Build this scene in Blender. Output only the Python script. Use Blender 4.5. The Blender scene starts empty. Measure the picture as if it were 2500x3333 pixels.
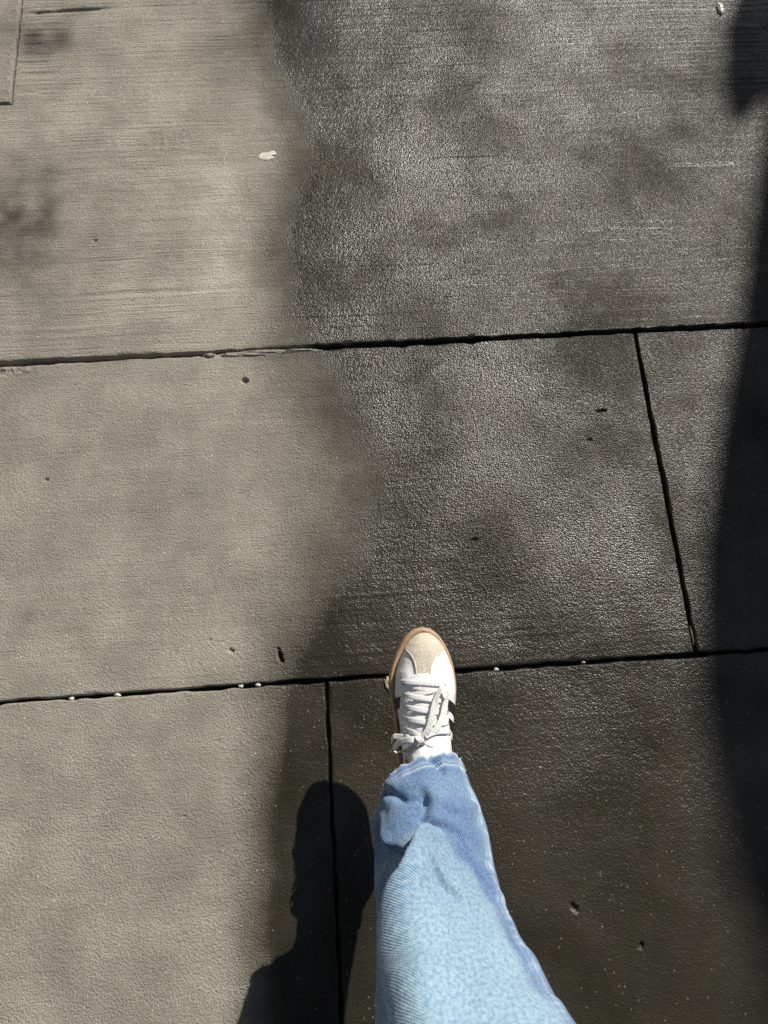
import bpy, bmesh, math, random
import numpy as np
from mathutils import Vector, Matrix, Quaternion

sc = bpy.context.scene
C = sc.collection
# ------------------------------------------------------------------ camera
CAM_H = 1.38
FWD = Vector((0.0365, 0.2951, -0.9548)); RIGHT = Vector((0.9975, -0.0688, 0.0169)); UP = Vector((0.0607, 0.953, 0.2969))
cam = bpy.data.cameras.new('camera'); camo = bpy.data.objects.new('camera', cam); C.objects.link(camo)
camo.matrix_world = Matrix(((RIGHT.x, UP.x, -FWD.x, 0), (RIGHT.y, UP.y, -FWD.y, 0), (RIGHT.z, UP.z, -FWD.z, CAM_H), (0, 0, 0, 1)))
cam.sensor_fit = 'VERTICAL'; cam.sensor_height = 36; cam.sensor_width = 27; cam.lens = 26.007
cam.clip_start = .02; cam.clip_end = 1500
cam.dof.use_dof = True; cam.dof.focus_distance = 1.25; cam.dof.aperture_fstop = 5.2
sc.camera = camo
# ------------------------------------------------------------------ sky and sun
SUN_DIR = Vector((.79, 1.0, 1)).normalized()
w = bpy.data.worlds.new('World'); sc.world = w; w.use_nodes = True
nt = w.node_tree; nt.nodes.clear()
sky = nt.nodes.new('ShaderNodeTexSky'); sky.sky_type = 'NISHITA'; sky.sun_disc = False
sky.sun_elevation = math.asin(SUN_DIR.z); sky.sun_rotation = math.atan2(SUN_DIR.x, SUN_DIR.y)
bg = nt.nodes.new('ShaderNodeBackground'); bg.inputs['Strength'].default_value = .05
out = nt.nodes.new('ShaderNodeOutputWorld')
nt.links.new(sky.outputs[0], bg.inputs[0]); nt.links.new(bg.outputs[0], out.inputs[0])
sl = bpy.data.lights.new('sun', 'SUN'); sl.energy = 5.0; sl.angle = math.radians(.53); sl.color = (1, .95, .86)
so = bpy.data.objects.new('sun', sl); C.objects.link(so); so.location = SUN_DIR * 20
so.rotation_euler = SUN_DIR.to_track_quat('Z', 'Y').to_euler()
# ------------------------------------------------------------------ exposure
vs = sc.view_settings; vs.view_transform = 'Standard'; vs.look = 'None'; vs.exposure = .36; vs.gamma = 1; vs.use_curve_mapping = False
sc.cycles.use_denoising = False
sc.cycles.max_bounces = 6

# ------------------------------------------------------------------ helpers
def tag(o, label=None, cat=None, group=None, kind=None):
    if label: o['label'] = label
    if cat: o['category'] = cat
    if group: o['group'] = group
    if kind: o['kind'] = kind
    return o
def smooth(x, a, b):
    t = np.clip((x - a) / (b - a), 0, 1); return t * t * (3 - 2 * t)
def hash2(i, j, seed):
    n = (i.astype(np.int64) * 374761393 + j.astype(np.int64) * 668265263 + seed * 1442695041) & 0xffffffff
    n = ((n ^ (n >> 13)) * 1274126177) & 0xffffffff
    n = ((n ^ (n >> 16)) * 2246822519) & 0xffffffff
    return ((n ^ (n >> 15)) & 0xffffff) / float(0xffffff) * 2 - 1
def noise2(x, y, seed=0):
    x, y = np.broadcast_arrays(np.asarray(x, float), np.asarray(y, float))
    i, j = np.floor(x), np.floor(y); u, v = x - i, y - j
    u = u * u * u * (u * (u * 6 - 15) + 10); v = v * v * v * (v * (v * 6 - 15) + 10)
    a, b = hash2(i, j, seed), hash2(i + 1, j, seed); c, d = hash2(i, j + 1, seed), hash2(i + 1, j + 1, seed)
    return (a * (1 - u) + b * u) * (1 - v) + (c * (1 - u) + d * u) * v
def fbm(x, y, seed=0, oct=3, gain=.5):
    t = 0; amp = 1
    for k in range(oct):
        t = t + amp * noise2(x * 2 ** k, y * 2 ** k, seed + 17 * k); amp *= gain
    return t
def obj(name, verts, faces, mat, parent=None, smooth_shade=True):
    me = bpy.data.meshes.new(name)
    verts = np.asarray(verts, np.float32).reshape(-1, 3)
    if isinstance(faces, np.ndarray):
        nf = len(faces); k = faces.shape[1]
        me.vertices.add(len(verts)); me.vertices.foreach_set('co', verts.ravel())
        me.loops.add(nf * k); me.loops.foreach_set('vertex_index', faces.astype(np.int32).ravel())
        me.polygons.add(nf); me.polygons.foreach_set('loop_start', np.arange(0, nf * k, k, dtype=np.int32))
        me.update(calc_edges=True)
    else:
        me.from_pydata([tuple(map(float, v)) for v in verts], [], faces); me.update()
    me.polygons.foreach_set('use_smooth', np.full(len(me.polygons), smooth_shade))
    o = bpy.data.objects.new(name, me); C.objects.link(o)
    if mat: me.materials.append(mat)
    if parent: o.parent = parent
    return o
def fix_normals(o):
    bm = bmesh.new(); bm.from_mesh(o.data); bmesh.ops.recalc_face_normals(bm, faces=bm.faces); bm.to_mesh(o.data); bm.free(); return o
def empty(name, M=None, parent=None):
    o = bpy.data.objects.new(name, None); C.objects.link(o); o.empty_display_size = .1
    if M is not None: o.matrix_world = M
    if parent: o.parent = parent
    return o
def attr(o, name, vals):
    a = o.data.attributes.new(name, 'FLOAT', 'POINT'); a.data.foreach_set('value', np.asarray(vals, np.float32).ravel())
def gridfaces(nr, nc, closed=False):
    i, j = np.meshgrid(np.arange(nr - 1), np.arange(nc if closed else nc - 1), indexing='ij')
    a = i * nc + j; b = i * nc + (j + 1) % nc
    return np.stack([a, b, b + nc, a + nc], -1).reshape(-1, 4)

class NT:
    def __init__(s, name):
        s.m = bpy.data.materials.new(name); s.m.use_nodes = True; s.t = s.m.node_tree; s.t.nodes.clear()
        s.o = s.n('OutputMaterial'); s.b = s.n('BsdfPrincipled'); s.l(s.b.outputs[0], s.o.inputs[0])
        s.tc = s.n('TexCoord')
    def n(s, t, **k):
        x = s.t.nodes.new('ShaderNode' + t)
        for a, v in k.items(): setattr(x, a, v)
        return x
    def l(s, a, b): s.t.links.new(a, b)
    def put(s, inp, v):
        if hasattr(v, 'is_linked') or isinstance(v, bpy.types.NodeSocket): s.l(v, inp)
        else: inp.default_value = v
    def mapping(s, scale, src='Object', rot=(0, 0, 0)):
        m = s.n('Mapping'); s.l(s.tc.outputs[src], m.inputs[0]); m.inputs['Scale'].default_value = scale; m.inputs['Rotation'].default_value = rot
        return m.outputs[0]
    def noise(s, scale, detail=2, rough=.5, vec=None, dist=0):
        x = s.n('TexNoise'); s.l(vec or s.tc.outputs['Object'], x.inputs['Vector'])
        x.inputs['Scale'].default_value = scale; x.inputs['Detail'].default_value = detail; x.inputs['Roughness'].default_value = rough; x.inputs['Distortion'].default_value = dist
        return x.outputs[0]
    def voro(s, scale, vec=None, out='Distance', feature='F1'):
        x = s.n('TexVoronoi', feature=feature); s.l(vec or s.tc.outputs['Object'], x.inputs['Vector']); x.inputs['Scale'].default_value = scale
        return x.outputs[out]
    def math(s, op, a, b=0., c=None, clamp=False):
        x = s.n('Math', operation=op, use_clamp=clamp); s.put(x.inputs[0], a); s.put(x.inputs[1], b)
        if c is not None: s.put(x.inputs[2], c)
        return x.outputs[0]
    def ramp(s, v, a, b, lo=0., hi=1.):
        x = s.n('MapRange', interpolation_type='SMOOTHSTEP'); s.put(x.inputs[0], v); x.inputs[1].default_value = a; x.inputs[2].default_value = b
        x.inputs[3].default_value = lo; x.inputs[4].default_value = hi
        return x.outputs[0]
    def mix(s, f, a, b, blend='MIX'):
        x = s.n('Mix', data_type='RGBA', blend_type=blend); s.put(x.inputs[0], f)
        for i, v in ((6, a), (7, b)):
            if isinstance(v, tuple): x.inputs[i].default_value = (*v, 1)
            else: s.l(v, x.inputs[i])
        return x.outputs[2]
    def attr(s, name): x = s.n('Attribute', attribute_name=name); return x.outputs['Fac']
    def bump(s, h, dist, strength=1., normal=None):
        x = s.n('Bump'); s.l(h, x.inputs['Height']); x.inputs['Distance'].default_value = dist; x.inputs['Strength'].default_value = strength
        if normal: s.l(normal, x.inputs['Normal'])
        return x.outputs[0]
    def set(s, **k):
        for a, v in k.items():
            i = s.b.inputs[a.replace('_', ' ')]
            if isinstance(v, tuple) and len(v) == 3: v = (*v, 1)
            s.put(i, v)
        return s.m

# ------------------------------------------------------------------ materials
def concrete_material():
    t = NT('concrete')
    wet = t.attr('wet'); tone = t.attr('tone'); broom = t.attr('broom')
    sand = t.noise(285, 3, .6)
    pores = t.noise(900, 1, .5)
    lines = t.noise(1, 3, .6, t.mapping((14, 330, 10)))
    lines2 = t.noise(1, 2, .5, t.mapping((30, 620, 10)))
    grains = t.math('SUBTRACT', .6, t.voro(320, out='Distance'))
    h = t.math('MULTIPLY', sand, .7)
    h = t.math('MULTIPLY_ADD', t.math('MULTIPLY', grains, t.math('MULTIPLY_ADD', wet, .75, .1)), .8, h)
    h = t.math('MULTIPLY_ADD', pores, .22, h)
    br = t.math('MULTIPLY_ADD', lines2, .45, lines)
    h = t.math('MULTIPLY_ADD', t.math('MULTIPLY', br, broom), .75, h)
    # base colour: cement paste, sand mottling, a few pale grains of aggregate
    mott = t.noise(9, 4, .6); fine = t.noise(140, 3, .7)
    dry = t.mix(t.ramp(mott, .3, .7), (.26, .243, .20), (.36, .335, .278))
    dry = t.mix(t.ramp(fine, .35, .7, 0, .35), dry, (.20, .185, .15))
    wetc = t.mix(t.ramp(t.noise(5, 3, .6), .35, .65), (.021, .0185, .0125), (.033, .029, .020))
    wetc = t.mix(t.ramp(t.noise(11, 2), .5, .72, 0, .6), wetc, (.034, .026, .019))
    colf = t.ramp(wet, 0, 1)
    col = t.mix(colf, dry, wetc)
    cell = t.n('TexVoronoi', feature='F1'); t.l(t.tc.outputs['Object'], cell.inputs['Vector']); cell.inputs['Scale'].default_value = 210
    pick = t.n('SeparateColor'); t.l(cell.outputs['Color'], pick.inputs[0])
    speck = t.math('MULTIPLY', t.ramp(cell.outputs['Distance'], .42, .30), t.math('GREATER_THAN', pick.outputs[0], .975))
    col = t.mix(t.math('MULTIPLY', speck, .8), col, t.mix(colf, (.5, .48, .43), (.13, .12, .10)))
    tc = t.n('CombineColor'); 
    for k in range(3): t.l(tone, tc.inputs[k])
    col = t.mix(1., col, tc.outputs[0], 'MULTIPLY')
    gl = t.ramp(t.math('MULTIPLY_ADD', t.noise(60, 3, .6), .3, t.math('SUBTRACT', wet, .15)), .35, 1.02)
    rough = t.math('MULTIPLY_ADD', gl, -.63, .92)
    bp = t.n('Bump'); t.l(h, bp.inputs['Height']); bp.inputs['Distance'].default_value = .0085; t.l(t.math('MULTIPLY_ADD', gl, -.44, .72), bp.inputs['Strength'])
    return t.set(Base_Color=col, Roughness=rough, Normal=bp.outputs[0], IOR=1.45, Specular_IOR_Level=t.ramp(t.noise(4.5, 3, .6), .32, .66, .14, .46))
M_CONC = concrete_material()

def simple(name, col, rough=.6, bscale=0, bdist=0, var=0., vscale=20, detail=3, sheen=0., spec=None, src='Object'):
    t = NT(name); c = tuple(col)
    if var:
        c = t.mix(t.ramp(t.noise(vscale, detail, .6, t.tc.outputs[src]), .3, .7), tuple(x * (1 - var) for x in col), tuple(min(1, x * (1 + var)) for x in col))
    k = dict(Base_Color=c, Roughness=rough)
    if bscale: k['Normal'] = t.bump(t.noise(bscale, 3, .6, t.tc.outputs[src]), bdist)
    if sheen: k['Sheen_Weight'] = sheen
    if spec is not None: k['Specular_IOR_Level'] = spec
    return t.set(**k)
M_BED = simple('joint_dirt', (.05, .045, .038), .95, 300, .002, .3, 60)
M_EARTH = simple('street_ground', (.16, .155, .145), .9, 30, .004, .2, 3)
M_GUM = simple('dried_gum', (.50, .475, .385), .6, 260, .0012, .15, 160)
M_CHIP = simple('pale_stone', (.50, .42, .30), .8, 330, .003, .45, 380)
M_MORTAR = simple('mortar', (.27, .255, .21), .9, 260, .003, .25, 90)
M_PEB = simple('pebble_stone', (.5, .48, .43), .6, 200, .002, .2, 100)
M_LEATHER = simple('white_leather', (.74, .74, .73), .42, 420, .0006, .03, 60)
M_TONGUE = simple('white_padded_leather', (.82, .82, .81), .5, 300, .0006, .03, 60)
M_BLACK = simple('black_leather', (.012, .012, .013), .5, 500, .0006)
M_RUBBER = simple('gum_rubber', (.40, .26, .155), .55, 400, .0004, .08, 40)
M_SKIN = simple('skin', (.33, .17, .11), .5, 500, .0004, .08, 60)
M_EYE = simple('eyelet_metal', (.08, .08, .085), .4)
M_BLOCKER = simple('blocker_render', (.10, .11, .12), .9, 8, .01, .15, .6)
M_ROOF = simple('roof_sheet', (.06, .06, .065), .7)
M_GLASS = simple('window_glass', (.02, .025, .03), .08)
M_THREAD = simple('frayed_cotton', (.55, .64, .72), .9)
M_EDGE = simple('pale_cut_suede', (.62, .58, .50), .9, 500, .001, .2, 300)
M_JACKET = simple('dark_cloth', (.03, .03, .034), .95)

def suede():
    t = NT('suede')
    c = t.mix(t.ramp(t.noise(700, 3, .7), .38, .62), (.42, .365, .29), (.66, .60, .50))
    c = t.mix(t.ramp(t.noise(90, 3, .6), .4, .7, 0, .4), c, (.42, .36, .28))
    return t.set(Base_Color=c, Roughness=.95, Sheen_Weight=.3, Normal=t.bump(t.noise(650, 2, .6), .0012))
M_SUEDE = suede()
def lace_mat():
    t = NT('lace_weave')
    wv = t.n('TexWave', wave_type='BANDS', bands_direction='DIAGONAL'); t.l(t.tc.outputs['UV'], wv.inputs[0]); wv.inputs['Scale'].default_value = 260; wv.inputs['Distortion'].default_value = 2
    n = t.noise(900, 2)
    h = t.math('MULTIPLY_ADD', wv.outputs['Fac'], .5, n)
    c = t.mix(t.ramp(n, .35, .65), (.74, .73, .70), (.84, .835, .82))
    return t.set(Base_Color=c, Roughness=.85, Normal=t.bump(h, .0007))
M_LACE = lace_mat()
def denim():
    t = NT('denim')
    fade = t.attr('fade'); pale = t.attr('pale')
    uv = t.tc.outputs['UV']
    mot = t.noise(230, 3, .65, uv); grain = t.noise(650, 2, .7, uv); big = t.noise(16, 3, .6, uv)
    tw = t.n('TexWave', wave_type='BANDS', bands_direction='X'); t.l(t.mapping((1, 1, 1), 'UV', (0, 0, math.radians(38))), tw.inputs[0]); tw.inputs['Scale'].default_value = 160; tw.inputs['Distortion'].default_value = 3; tw.inputs['Detail'].default_value = 2; tw.inputs['Detail Scale'].default_value = 4
    f = t.math('MULTIPLY_ADD', t.math('SUBTRACT', big, .5), .5, fade)
    blue = t.mix(t.ramp(mot, .34, .66), (.034, .090, .220), (.075, .165, .340))
    lite = t.mix(t.ramp(mot, .36, .62), (.13, .25, .365), (.275, .41, .50))
    c = t.mix(t.math('MULTIPLY', f, 1., clamp=True), blue, lite)
    c = t.mix(t.math('MULTIPLY', t.ramp(tw.outputs['Fac'], .45, .9), .24), c, (.55, .66, .74))
    c = t.mix(t.ramp(grain, .55, .8, 0, .35), c, (.62, .70, .76))
    c = t.mix(t.ramp(grain, .42, .22, 0, .4), c, (.06, .11, .2))
    c = t.mix(pale, c, (.58, .68, .74))
    h = t.math('MULTIPLY_ADD', tw.outputs['Fac'], .5, t.math('MULTIPLY', grain, .6))
    h = t.math('MULTIPLY_ADD', t.noise(60, 3, .6, uv), 1.2, h)
    return t.set(Base_Color=c, Roughness=.92, Sheen_Weight=.15, Normal=t.bump(h, .0011))
M_DENIM = denim()
# trouser leg centre line: x, y, z, half width, half depth
LEG = np.array([
 (0.0635,-0.0661,0.2494,0.0685,0.0646),
 (0.0691,-0.1069,0.2808,0.0754,0.0627),
 (0.0708,-0.1494,0.3137,0.0791,0.0627),
 (0.0721,-0.1884,0.3439,0.0788,0.0646),
 (0.0735,-0.2243,0.3717,0.0822,0.0666),
 (0.0774,-0.2537,0.3943,0.0903,0.0715),
 (0.0831,-0.2775,0.4125,0.1002,0.0783),
 (0.0848,-0.3041,0.4330,0.1072,0.0862),
 (0.0904,-0.3313,0.4539,0.1179,0.0930),
 (0.0968,-0.3635,0.4786,0.1307,0.0979),
 (0.0980,-0.4550,0.6200,0.1220,0.1080),
 (0.1030,-0.5500,0.7550,0.1200,0.1140),
 (0.1050,-0.6200,0.8700,0.1200,0.1200)])
def smooth_rings(tab, n, passes=2):
    d = np.r_[0, np.cumsum(np.linalg.norm(np.diff(tab[:, :3], axis=0), axis=1))]
    s = np.linspace(0, d[-1], n)
    out = np.column_stack([np.interp(s, d, tab[:, k]) for k in range(tab.shape[1])])
    w = max(3, int(n * .035)) | 1
    ker = np.hanning(w + 2)[1:-1]; ker /= ker.sum()
    for _ in range(passes):
        pad = np.vstack([2 * out[0] - out[1:w // 2 + 1][::-1], out, 2 * out[-1] - out[-w // 2:-1][::-1]])
        out = np.column_stack([np.convolve(pad[:, k], ker, 'valid')[:n] for k in range(out.shape[1])])
    return s, out
def ring_axes(c):
    a = np.gradient(c, axis=0); a /= np.linalg.norm(a, axis=1)[:, None]
    R = np.array([1., 0, 0]) - a * a[:, :1]; R /= np.linalg.norm(R, axis=1)[:, None]
    F = np.cross(R, a) * -1.0
    F *= np.where(F[:, 1:2] < 0, -1, 1)
    return a, R, F
CROSS_LOW = np.array([(-180,0,-1.55),(-135,-.76,-1.2),(-90,-1,-.62),(-64,-.90,.0),(-45,-.76,.64),(0,0,1.0),(45,.70,.68),(90,1,0),(135,.74,-1.0),(180,0,-1.55)])
CROSS_UP = np.array([(-180,0,-1.5),(-135,-.76,-1.25),(-90,-1,-.85),(-62,-.82,.0),(-42,-.60,.90),(0,0,1.0),(45,.64,.68),(90,1,0),(135,.74,-1.0),(180,0,-1.5)])
def closed_curve(tab, th):
    """smooth closed section through control points given by angle"""
    d = np.degrees(th); n = len(tab) - 1; out = []
    for k in (1, 2):
        xs = np.r_[tab[n - 1, 0] - 360, tab[:, 0], tab[1, 0] + 360]; ys = np.r_[tab[n - 1, k], tab[:, k], tab[1, k]]
        m = np.gradient(ys, xs); i = np.clip(np.searchsorted(xs, d) - 1, 1, n); h = xs[i + 1] - xs[i]; t = (d - xs[i]) / h
        out.append((2*t**3-3*t**2+1)*ys[i] + (t**3-2*t**2+t)*h*m[i] + (-2*t**3+3*t**2)*ys[i+1] + (t**3-t**2)*h*m[i+1])
    return out
def leg_base(ns=330, nt=220):
    s, t = smooth_rings(LEG, ns)
    c = t[:, :3]; a, R, F = ring_axes(c)
    th = np.linspace(-np.pi, np.pi, nt, endpoint=False)
    S, T = np.meshgrid(s, th, indexing='ij')
    xl, fl = closed_curve(CROSS_LOW, th); xu, fu = closed_curve(CROSS_UP, th)
    k = np.clip((S - .09) / .08, 0, 1); k = k * k * (3 - 2 * k)
    X = xl[None] * (1 - k) + xu[None] * k; Y = fl[None] * (1 - k) + fu[None] * k
    P = c[:, None] + R[:, None] * (t[:, 3][:, None] * X)[..., None] + F[:, None] * (t[:, 4][:, None] * Y)[..., None]
    # the hem hangs lower over the outside of the foot
    P += a[:, None] * (-.020 * np.sin(T) * np.exp(-S / .05))[..., None]
    dT = np.roll(P, -1, 1) - np.roll(P, 1, 1); dS = np.gradient(P, axis=0)
    N = np.cross(dS, dT); N /= np.linalg.norm(N, axis=-1, keepdims=True)
    out = np.sum(N * (P - P.mean(1, keepdims=True)), -1).mean()
    return S, T, P, N * np.sign(out)
# ------------------------------------------------------------------ ground, pavement bed
def plane(name, x0, x1, y0, y1, z, mat, kind=None, parent=None):
    o = obj(name, [(x0, y0, z), (x1, y0, z), (x1, y1, z), (x0, y1, z)], [(0, 1, 2, 3)], mat, parent, False)
    if kind: o['kind'] = kind
    return o
plane('ground', -400, 400, -400, 400, -.12, M_EARTH, 'structure')
pavement = plane('pavement', -6, 6, -5, 4.0, -.030, M_BED, 'structure')

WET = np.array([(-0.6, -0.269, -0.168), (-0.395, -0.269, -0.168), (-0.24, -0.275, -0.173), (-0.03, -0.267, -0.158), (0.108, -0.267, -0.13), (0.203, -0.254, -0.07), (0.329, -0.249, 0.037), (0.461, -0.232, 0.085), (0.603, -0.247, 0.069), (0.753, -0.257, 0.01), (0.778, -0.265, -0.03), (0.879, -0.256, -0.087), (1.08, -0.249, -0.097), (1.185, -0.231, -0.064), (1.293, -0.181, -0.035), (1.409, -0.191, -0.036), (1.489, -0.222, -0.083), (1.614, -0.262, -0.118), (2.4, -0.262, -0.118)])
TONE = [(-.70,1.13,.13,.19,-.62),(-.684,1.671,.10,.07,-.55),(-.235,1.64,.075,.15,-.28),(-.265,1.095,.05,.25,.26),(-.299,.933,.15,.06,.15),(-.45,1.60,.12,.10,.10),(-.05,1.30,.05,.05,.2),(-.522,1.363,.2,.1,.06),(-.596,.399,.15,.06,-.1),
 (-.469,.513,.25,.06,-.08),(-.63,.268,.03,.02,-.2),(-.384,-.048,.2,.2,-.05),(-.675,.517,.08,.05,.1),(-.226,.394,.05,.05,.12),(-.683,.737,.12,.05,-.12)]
# pits and gouges: x, y, half length, half width, angle, depth
PITS = [(-.157,.1631,.0135,.0042,math.radians(-72),.016),(-.2148,.7279,.010,.0055,math.radians(-15),.008),(-.2458,.1783,.006,.003,math.radians(-40),.005),(.4802,.5528,.006,.003,0,.003),(.2237,.3593,.007,.003,0,.004),
 (.511,.6157,.012,.0035,0,.005),(.4273,-.3527,.006,.004,1.,.005),(-.5359,1.087,.005,.004,.3,.005),(-.6049,.5353,.004,.004,0,.005),(.3239,-.2885,.009,.005,-.9,.006),(-.285,.2,.003,.0025,0,.003),(-.45,.93,.003,.0025,.2,.003),(-.20,1.20,.003,.0025,0,.003),(.05,1.42,.003,.0025,0,.003),(-.27,.02,.005,.002,0,.003),(-.33,-.1,.004,.0025,0,.003)]
def axis_lines(x0, x1, v0, v1, fine, coarse, e0=True, e1=True):
    pts = [x0, x1]
    a, b = max(x0, v0), min(x1, v1)
    if b > a:
        pts += list(np.linspace(a, b, max(2, int((b - a) / fine) + 1)))
        if a > x0: pts += list(np.linspace(x0, a, max(2, int((a - x0) / coarse) + 1)))
        if b < x1: pts += list(np.linspace(b, x1, max(2, int((x1 - b) / coarse) + 1)))
    else: pts += list(np.linspace(x0, x1, max(2, int((x1 - x0) / coarse) + 1)))
    for d in (.0008, .0018, .003, .0048): pts += [x0 + d, x1 - d]
    p = np.unique(np.round(pts, 5)); keep = [p[0]]
    for q in p[1:]:
        if q - keep[-1] > .0006: keep.append(q)
    return np.array(keep)
def slab(x0, x1, y0, y1, z=0., broom=.5, seed=0, cut=None, fine=.0022, view=(-.84, 1.16, -.52, 1.86)):
    X = axis_lines(x0, x1, view[0], view[1], fine, .03); Y = axis_lines(y0, y1, view[2], view[3], fine, .03)
    if cut: X = np.unique(np.r_[X, cut[0] + np.array([0, .0008, .002, .004])]); Y = np.unique(np.r_[Y, cut[1] - np.array([0, .0008, .002, .004])])
    GX, GY = np.meshgrid(X, Y)
    dx0, dx1, dy0, dy1 = GX - x0, x1 - GX, GY - y0, y1 - GY
    d = np.minimum(np.minimum(dx0, dx1), np.minimum(dy0, dy1))
    if cut:  # the corner slab is let into this one: distance to its edges
        cx_, cy_ = GX - cut[0], cut[1] - GY
        dc = np.where((cx_ < 0) & (cy_ < 0), -1, np.where((cx_ >= 0) & (cy_ >= 0), np.hypot(cx_, cy_), np.maximum(cx_, cy_)))
        d = np.minimum(d, dc)
    # surface: floated undulation, broom grooves running along x, small tears
    bm = broom * (.55 + .45 * smooth(fbm(GX * 2.2, GY * 3, seed + 5), -.5, .6))
    H = .0016 * fbm(GX * 4, GY * 4, seed + 1, 3)
    wig = GY + .004 * noise2(GX * 5, GY * 9, seed + 2)
    g = noise2(GX * 3.0, wig * 150, seed + 3) * .5 + noise2(GX * 7, wig * 290, seed + 4) * .5
    H += bm * .0011 * g
    deep = smooth(noise2(GX * 3.5, wig * 60, seed + 6), .62, .95) * smooth(noise2(GX * 2.4 + 9, GY * 3, seed + 7), -.1, .5)
    H -= bm * .0022 * deep
    H += .00010 * noise2(GX * 85, GY * 120, seed + 8) + .00013 * noise2(GX * 190, GY * 230, seed + 18) + .00019 * noise2(GX * 430, GY * 430, seed + 28)
    for (px, py, a, b, an, dep) in PITS:
        if x0 < px < x1 and y0 < py < y1:
            u = (GX - px) * math.cos(an) + (GY - py) * math.sin(an); v = -(GX - px) * math.sin(an) + (GY - py) * math.cos(an)
            q = np.hypot(u / a, v / b) + .25 * noise2(GX * 260, GY * 260, 77)
            H -= dep * (1 - smooth(q, .65, 1.15))
    if cut:  # trowel tears beside the corner slab, and the long drag mark near the far edge
        H -= .0022 * smooth(noise2(GX * 14, GY * 120, 91), .25, .8) * np.exp(-((GX + .70) / .05) ** 2) * (GY > 1.47)
        drag = np.exp(-((GY - 1.7625 - .004 * noise2(GX * 8, 0, 92)) / .0045) ** 2)
        H -= drag * (.006 * smooth(GX, -.74, -.70) * (1 - smooth(GX, -.60, -.50)) + .0016 * (1 - smooth(GX, -.3, .2)))
        rub = np.exp(-((GX + .40) / .09) ** 2 - ((GY - 1.36) / .045) ** 2)
        H += .0008 * rub * fbm(GX * 110, GY * 110, 93, 2)
    if seed == 15: H += .0016 * np.abs(fbm(GX * 95, GY * 95, 95, 3)) * np.exp(-((dx1 - .010) / .010) ** 2)
    if broom > .9:  # trowelled margin above the joint is smoother, with a rise
        H += .001 * np.exp(-((GY - .805) / .015) ** 2)
    # arris: worn round, chipped here and there
    r = .0026 + .0022 * (1 + noise2(GX * 55, GY * 55, seed + 9)) * smooth(noise2(GX * 9, GY * 9, seed + 10), -.1, .7) + .006 * smooth(noise2(GX * 34, GY * 34, seed + 12), .5, .9)
    e = np.clip(1 - d / r, 0, 1)
    H -= .0042 * e ** 2
    if seed == 20:  # spalled patch at the joint on the left
        sp = np.exp(-((GX + .70) / .055) ** 4 - ((GY - .7795) / .009) ** 4)
        H += sp * (.0015 + .0035 * fbm(GX * 130, GY * 130, 94, 2))
    jit = np.exp(-d / .006)
    PXo = GX + jit * .0016 * noise2(GX * 45, GY * 45, seed + 20) * (np.minimum(dx0, dx1) < .02)
    PYo = GY + jit * .0018 * noise2(GX * 45 + 3, GY * 45, seed + 21) * (np.minimum(dy0, dy1) < .02)
    PYo += jit * .0028 * (np.abs(noise2(GX * 34, 0 * GY, seed + 22)) ** 1.5) * ((dy1 < .01) & (seed in (20, 21)))* -1.0
    V = np.stack([PXo, PYo, z + H], -1).reshape(-1, 3)
    ny, nx = GX.shape
    F = gridfaces(ny, nx)
    if cut:
        cxm = (X[:-1] + X[1:]) / 2; cym = (Y[:-1] + Y[1:]) / 2; CX, CY = np.meshgrid(cxm, cym)
        F = F[~((CX < cut[0]) & (CY > cut[1])).ravel()]
    # skirts below every open edge
    E = np.concatenate([F[:, [0, 1]], F[:, [1, 2]], F[:, [2, 3]], F[:, [3, 0]]]).astype(np.int64)
    key = np.minimum(E[:, 0], E[:, 1]) * (len(V) + 1) + np.maximum(E[:, 0], E[:, 1])
    _, inv, cnt = np.unique(key, return_inverse=True, return_counts=True)
    bE = E[cnt[inv] == 1]
    ids = np.unique(bE); mp = -np.ones(len(V), np.int64); mp[ids] = len(V) + np.arange(len(ids))
    low = V[ids].copy(); low[:, 2] = z - .05; low[:, :2] += .0012 * np.stack([noise2(low[:, 0] * 80, low[:, 1] * 80, 5), noise2(low[:, 0] * 80, low[:, 1] * 80, 6)], -1)
    SF = np.stack([bE[:, 1], bE[:, 0], mp[bE[:, 0]], mp[bE[:, 1]]], -1)
    gx, gy = np.r_[GX.ravel(), low[:, 0]], np.r_[GY.ravel(), low[:, 1]]
    V = np.vstack([V, low]); F = np.vstack([F, SF])
    o = obj('concrete_slab', V, F, M_CONC, pavement)
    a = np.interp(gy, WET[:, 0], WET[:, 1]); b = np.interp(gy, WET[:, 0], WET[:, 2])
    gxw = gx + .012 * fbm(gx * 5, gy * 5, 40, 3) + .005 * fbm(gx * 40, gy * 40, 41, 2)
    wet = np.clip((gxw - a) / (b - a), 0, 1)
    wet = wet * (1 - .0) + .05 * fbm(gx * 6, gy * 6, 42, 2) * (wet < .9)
    tone = np.ones_like(gx) + .05 * fbm(gx * 3, gy * 6, 43, 3) + .03 * fbm(gx * 2, gy * 60, 44, 2)
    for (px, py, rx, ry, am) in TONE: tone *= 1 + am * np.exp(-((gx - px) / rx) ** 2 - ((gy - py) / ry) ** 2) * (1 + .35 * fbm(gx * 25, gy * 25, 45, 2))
    if not cut: tone *= .93
    # dirt gathers in along the joints
    dd = np.r_[d.ravel(), np.full(len(low), -.01)]
    tone *= 1 - .14 * np.exp(-np.clip(dd, 0, 1) / .006) * (.5 + .5 * noise2(gx * 30, gy * 30, 46))
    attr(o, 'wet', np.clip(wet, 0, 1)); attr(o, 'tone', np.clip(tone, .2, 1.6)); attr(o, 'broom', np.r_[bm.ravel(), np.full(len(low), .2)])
    return o
JX0, JX1, JY0, JY1 = -.0745, .613, .113, .796
G, K = .0044, .0026
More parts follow.
